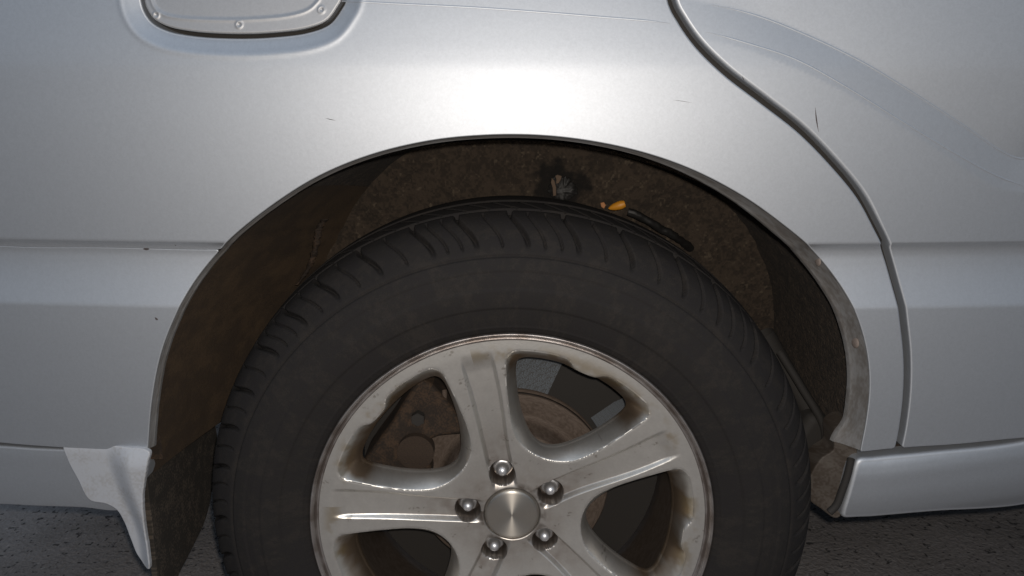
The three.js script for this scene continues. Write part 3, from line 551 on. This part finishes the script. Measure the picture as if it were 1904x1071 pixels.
  for (let k = 0; k < 5; k++) {
    const th = SPOKE0 + Math.PI / 5 + k * Math.PI * 0.4, c = Math.cos(th), s = Math.sin(th), base = pos.length / 3;
    P.forEach((p, i) => {
      const X = p[0] * c + p[1] * s, Y = -p[0] * s + p[1] * c; pos.push(X, Y, p[2]);
      nor.push(p[3] * c + p[4] * s, -p[3] * s + p[4] * c, p[5]); uv.push(X, Y);
      // clear silver, browned where brake dust has baked into the pockets, brown-grey film round the hub
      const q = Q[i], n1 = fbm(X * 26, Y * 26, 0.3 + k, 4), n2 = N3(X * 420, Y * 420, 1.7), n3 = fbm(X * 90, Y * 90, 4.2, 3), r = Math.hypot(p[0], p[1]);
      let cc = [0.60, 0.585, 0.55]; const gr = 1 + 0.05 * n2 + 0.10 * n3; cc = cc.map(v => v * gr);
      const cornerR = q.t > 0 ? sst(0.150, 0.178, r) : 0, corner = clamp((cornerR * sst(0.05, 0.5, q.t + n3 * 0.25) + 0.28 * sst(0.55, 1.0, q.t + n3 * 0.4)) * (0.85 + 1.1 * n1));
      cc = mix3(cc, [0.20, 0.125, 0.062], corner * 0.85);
      const near = sst(0.014, 0.0, Math.abs(r - 0.197)) * sst(0.05, 0.32, n1 + n3 * 0.4 + 0.05); cc = mix3(cc, [0.33, 0.25, 0.13], near * 0.55);
      const hub = sst(0.085, 0.035, r + n1 * 0.03) * (0.55 + 0.9 * n3); cc = mix3(cc, [0.26, 0.205, 0.165], clamp(hub) * 0.65);
      const ring = sst(0.006, 0.0005, Math.abs(r - 0.0345) + 0.010 * n3); cc = mix3(cc, [0.10, 0.075, 0.055], ring * sst(-0.15, 0.25, n3 + n1) * 0.8);
      cc = mix3(cc, [0.24, 0.185, 0.15], clamp(q.ch * sst(0.13, 0.07, q.sy) * (0.6 + 1.2 * n3)) * 0.5);
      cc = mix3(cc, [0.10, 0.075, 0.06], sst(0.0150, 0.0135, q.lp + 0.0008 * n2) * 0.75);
      cc = mix3(cc, [0.13, 0.095, 0.06], sst(0.36, 0.55, N3(X * 70, Y * 70, 9.1 + k)) * sst(0.1, 0.4, n2) * 0.5);
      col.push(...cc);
    });
    for (const t of T) idx.push(t[0] + base, t[1] + base, t[2] + base);
  }
  const rim = group('alloy_rim', wheel);
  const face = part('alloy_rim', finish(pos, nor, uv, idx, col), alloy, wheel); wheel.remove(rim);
  // outer flange with two fine beads
  const lipProf = [[0.2085, -0.0125], [0.2110, -0.0085], [0.2122, -0.0060], [0.2136, -0.0052], [0.2146, -0.0058], [0.2152, -0.0066], [0.2160, -0.0050], [0.2172, -0.0022], [0.2184, -0.0006], [0.2196, 0.0], [0.2206, -0.0008], [0.2211, -0.0030], [0.2205, -0.0080], [0.2190, -0.016]];
  const lg = lathe(lipProf, 360), lc = []; { const p = lg.attributes.position; for (let i = 0; i < p.count; i++) { const X = p.getX(i), Y = p.getY(i), r = Math.hypot(X, Y), n = fbm(X * 50, Y * 50, 2.2, 4), n2 = N3(X * 330, Y * 330); let c = [0.36, 0.335, 0.32].map(v => v * (1 + 0.12 * n2)); c = mix3(c, [0.13, 0.095, 0.075], sst(-0.12, 0.35, n + 0.25 * (r < 0.2162 && r > 0.214 ? 1 : 0)) * 0.65); c = mix3(c, [0.5, 0.49, 0.48], sst(0.28, 0.45, fbm(X * 34, Y * 34, 8.8, 3)) * (r > 0.2175 ? 1 : 0) * 0.6); lc.push(...c); } }
  lg.setAttribute('color', new THREE.Float32BufferAttribute(lc, 3));
  { const n = lg.attributes.normal; if (n.getZ(9) < 0) { for (let i = 0; i < n.count; i++) n.setXYZ(i, -n.getX(i), -n.getY(i), -n.getZ(i)); const ix = lg.index.array; for (let i = 0; i < ix.length; i += 3) { const t = ix[i + 1]; ix[i + 1] = ix[i + 2]; ix[i + 2] = t; } } }
  part('rim_flange', lg, alloy, wheel);
  // barrel behind the face
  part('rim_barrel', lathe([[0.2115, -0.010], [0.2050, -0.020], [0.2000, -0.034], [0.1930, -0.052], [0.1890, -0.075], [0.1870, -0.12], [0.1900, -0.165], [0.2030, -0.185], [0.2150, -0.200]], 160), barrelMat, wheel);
  // centre cap, turned finish
  const cp = []; for (let i = 0; i <= 30; i++) { const r = 0.0295 * i / 30; cp.push([Math.max(0.00001, r), 0.0018 - 0.0018 * (i / 30) ** 2 * 0.5 - (i > 27 ? 0.0012 * ((i - 27) / 3) ** 2 : 0)]); } cp.push([0.0296, -0.0035]);
  const cg = lathe(cp, 120); cg.translate(0, 0, -0.0255);
  { const n = cg.attributes.normal; if (n.getZ(40) < 0) { for (let i = 0; i < n.count; i++) n.setXYZ(i, -n.getX(i), -n.getY(i), -n.getZ(i)); const ix = cg.index.array; for (let i = 0; i < ix.length; i += 3) { const t = ix[i + 1]; ix[i + 1] = ix[i + 2]; ix[i + 2] = t; } } }
  part('centre_cap', cg, cap, wheel);
  // five chrome nuts: hexagon, collar and domed end
  const hex = [];
  const hexR = (a, r) => { const w = ((a % (Math.PI / 3)) + Math.PI / 3) % (Math.PI / 3) - Math.PI / 6; return Math.min(r / Math.cos(w), r * 1.115); };
  const ng = sheet(72, 11, (u, v, i, j) => {
    const a = u * Math.PI * 2; const prof = [[0.0096, -0.024, 1], [0.0096, -0.0115, 1], [0.0093, -0.0100, 0.6], [0.0080, -0.0090, 0.2], [0.0068, -0.0090, 0], [0.0066, -0.0062, 0], [0.0064, -0.0030, 0], [0.0057, -0.0004, 0], [0.0043, 0.0016, 0], [0.0026, 0.0027, 0], [0.0010, 0.0031, 0], [0.00001, 0.0032, 0]][j];
    const r = lerp(prof[0], hexR(a, prof[0]), prof[2]); return [r * Math.sin(a), r * Math.cos(a), prof[1]];
  }, { closeU: true });
  { const n = ng.attributes.normal; if (n.getZ(8) < 0) { for (let i = 0; i < n.count; i++) n.setXYZ(i, -n.getX(i), -n.getY(i), -n.getZ(i)); const ix = ng.index.array; for (let i = 0; i < ix.length; i += 3) { const t = ix[i + 1]; ix[i + 1] = ix[i + 2]; ix[i + 2] = t; } } }
  for (let k = 0; k < 5; k++) { const a = SPOKE0 + k * Math.PI * 0.4, m = part('lug_nut', ng, chrome, wheel); m.position.set(0.05 * Math.sin(a), 0.05 * Math.cos(a), -0.0335); m.rotation.z = -a + [0.2, 0.9, 0.1, 0.6, 0.35][k]; }
}
// brake behind the spokes
{
  const brake = group('disc_brake', car, 0, 0.325, 0);
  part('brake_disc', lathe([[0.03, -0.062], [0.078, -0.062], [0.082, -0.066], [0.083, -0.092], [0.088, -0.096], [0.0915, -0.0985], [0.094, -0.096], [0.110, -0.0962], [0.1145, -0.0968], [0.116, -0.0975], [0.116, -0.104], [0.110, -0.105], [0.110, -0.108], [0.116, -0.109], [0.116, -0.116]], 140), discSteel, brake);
  part('dust_shield', lathe([[0.095, -0.130], [0.122, -0.131], [0.150, -0.130], [0.164, -0.126], [0.167, -0.120]], 70, -0.74, 0.40), galvanised, brake);
  part('dust_shield', lathe([[0.120, -0.130], [0.155, -0.130], [0.176, -0.120]], 16, 0.93, 1.12), galvanised, brake);
  part('hollow_shade_disc', lathe([[0.02, -0.145], [0.186, -0.150]], 60), blackPlastic, brake);  // black disc added in place of the shaded hollow behind the brake
  // caliper on the rear side
  const S = new THREE.Shape(); const A = d => d * Math.PI / 180, pt = (r, d) => [r * Math.sin(A(d)), r * Math.cos(A(d))];
  const o = []; for (let d = -78; d <= -36; d += 6) o.push(pt(0.167 - 0.006 * Math.cos((d + 57) * 0.12), d)); for (let d = -36; d >= -78; d -= 6) o.push(pt(0.112 + 0.010 * Math.cos((d + 55) * 0.15), d));
  cr(o, 60, true).forEach(([x, y], i) => i ? S.lineTo(x, y) : S.moveTo(x, y));
  const g = new THREE.ExtrudeGeometry(S, { depth: 0.05, bevelEnabled: true, bevelSize: 0.005, bevelThickness: 0.006, bevelSegments: 3 }); g.translate(0, 0, -0.125);
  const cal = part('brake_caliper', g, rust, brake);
  const [bx, by] = pt(0.146, -47), bg = new THREE.CylinderGeometry(0.008, 0.008, 0.014, 6); bg.rotateX(Math.PI / 2); bg.translate(bx, by, -0.066); part('caliper_bolt', bg, blackPlastic, cal);
  const [cx, cy] = pt(0.125, -62), pg = new THREE.CylinderGeometry(0.021, 0.021, 0.016, 28); pg.rotateX(Math.PI / 2); pg.translate(cx, cy, -0.067); part('caliper_piston', pg, rust, cal);
  const hp = new THREE.CatmullRomCurve3([pt(0.10, -28), pt(0.128, -36), pt(0.150, -31)].map(([x, y]) => new THREE.Vector3(x, y, -0.075))); part('caliper_clip', new THREE.TubeGeometry(hp, 20, 0.0032, 8), discSteel, cal);
  const cable = new THREE.CatmullRomCurve3([[0.075, 0.152, -0.115], [0.100, 0.135, -0.112], [0.128, 0.118, -0.115]].map(p => new THREE.Vector3(...p))); part('brake_cable', new THREE.TubeGeometry(cable, 20, 0.0028, 8), discSteel, brake);
}

// ------------------------------------------------------------------ marks on the paint
{
  const dark = new THREE.MeshStandardMaterial({ color: new THREE.Color(0.06, 0.05, 0.05), roughness: 0.8, side: THREE.DoubleSide });
  const scratch = (pts, w, mat = dark) => {
    const q = pts.map(([u, v]) => unZ(u, v, body)), c = new THREE.CatmullRomCurve3(q.map(([x, y]) => new THREE.Vector3(x, y, body(x, y) + 0.0001)));
    part('paint_scratch', sheet(24, 4, (u, v) => { const p = c.getPoint(u), t = c.getTangent(u), a = v * Math.PI, k = w * Math.sin(Math.PI * clamp(u, 0.06, 0.94)); return [p.x - t.y * k * Math.cos(a), p.y + t.x * k * Math.cos(a), body(p.x, p.y) + 0.00025 * Math.sin(a) + 0.00002]; }), mat, car);
  };
  scratch([[1516, 200], [1518, 222], [1522, 245]], 0.0006);
  scratch([[605, 220], [614, 222], [624, 224]], 0.0003);
  scratch([[1252, 186], [1268, 188], [1286, 191]], 0.00016);
  scratch([[1380, 142], [1384, 150]], 0.0003);
  scratch([[266, 463], [272, 463], [278, 463]], 0.0013);
  scratch([[288, 590], [291, 593], [294, 595]], 0.0012);
  scratch([[325, 455], [328, 457]], 0.0007);
}

renderer.render(scene, camera);
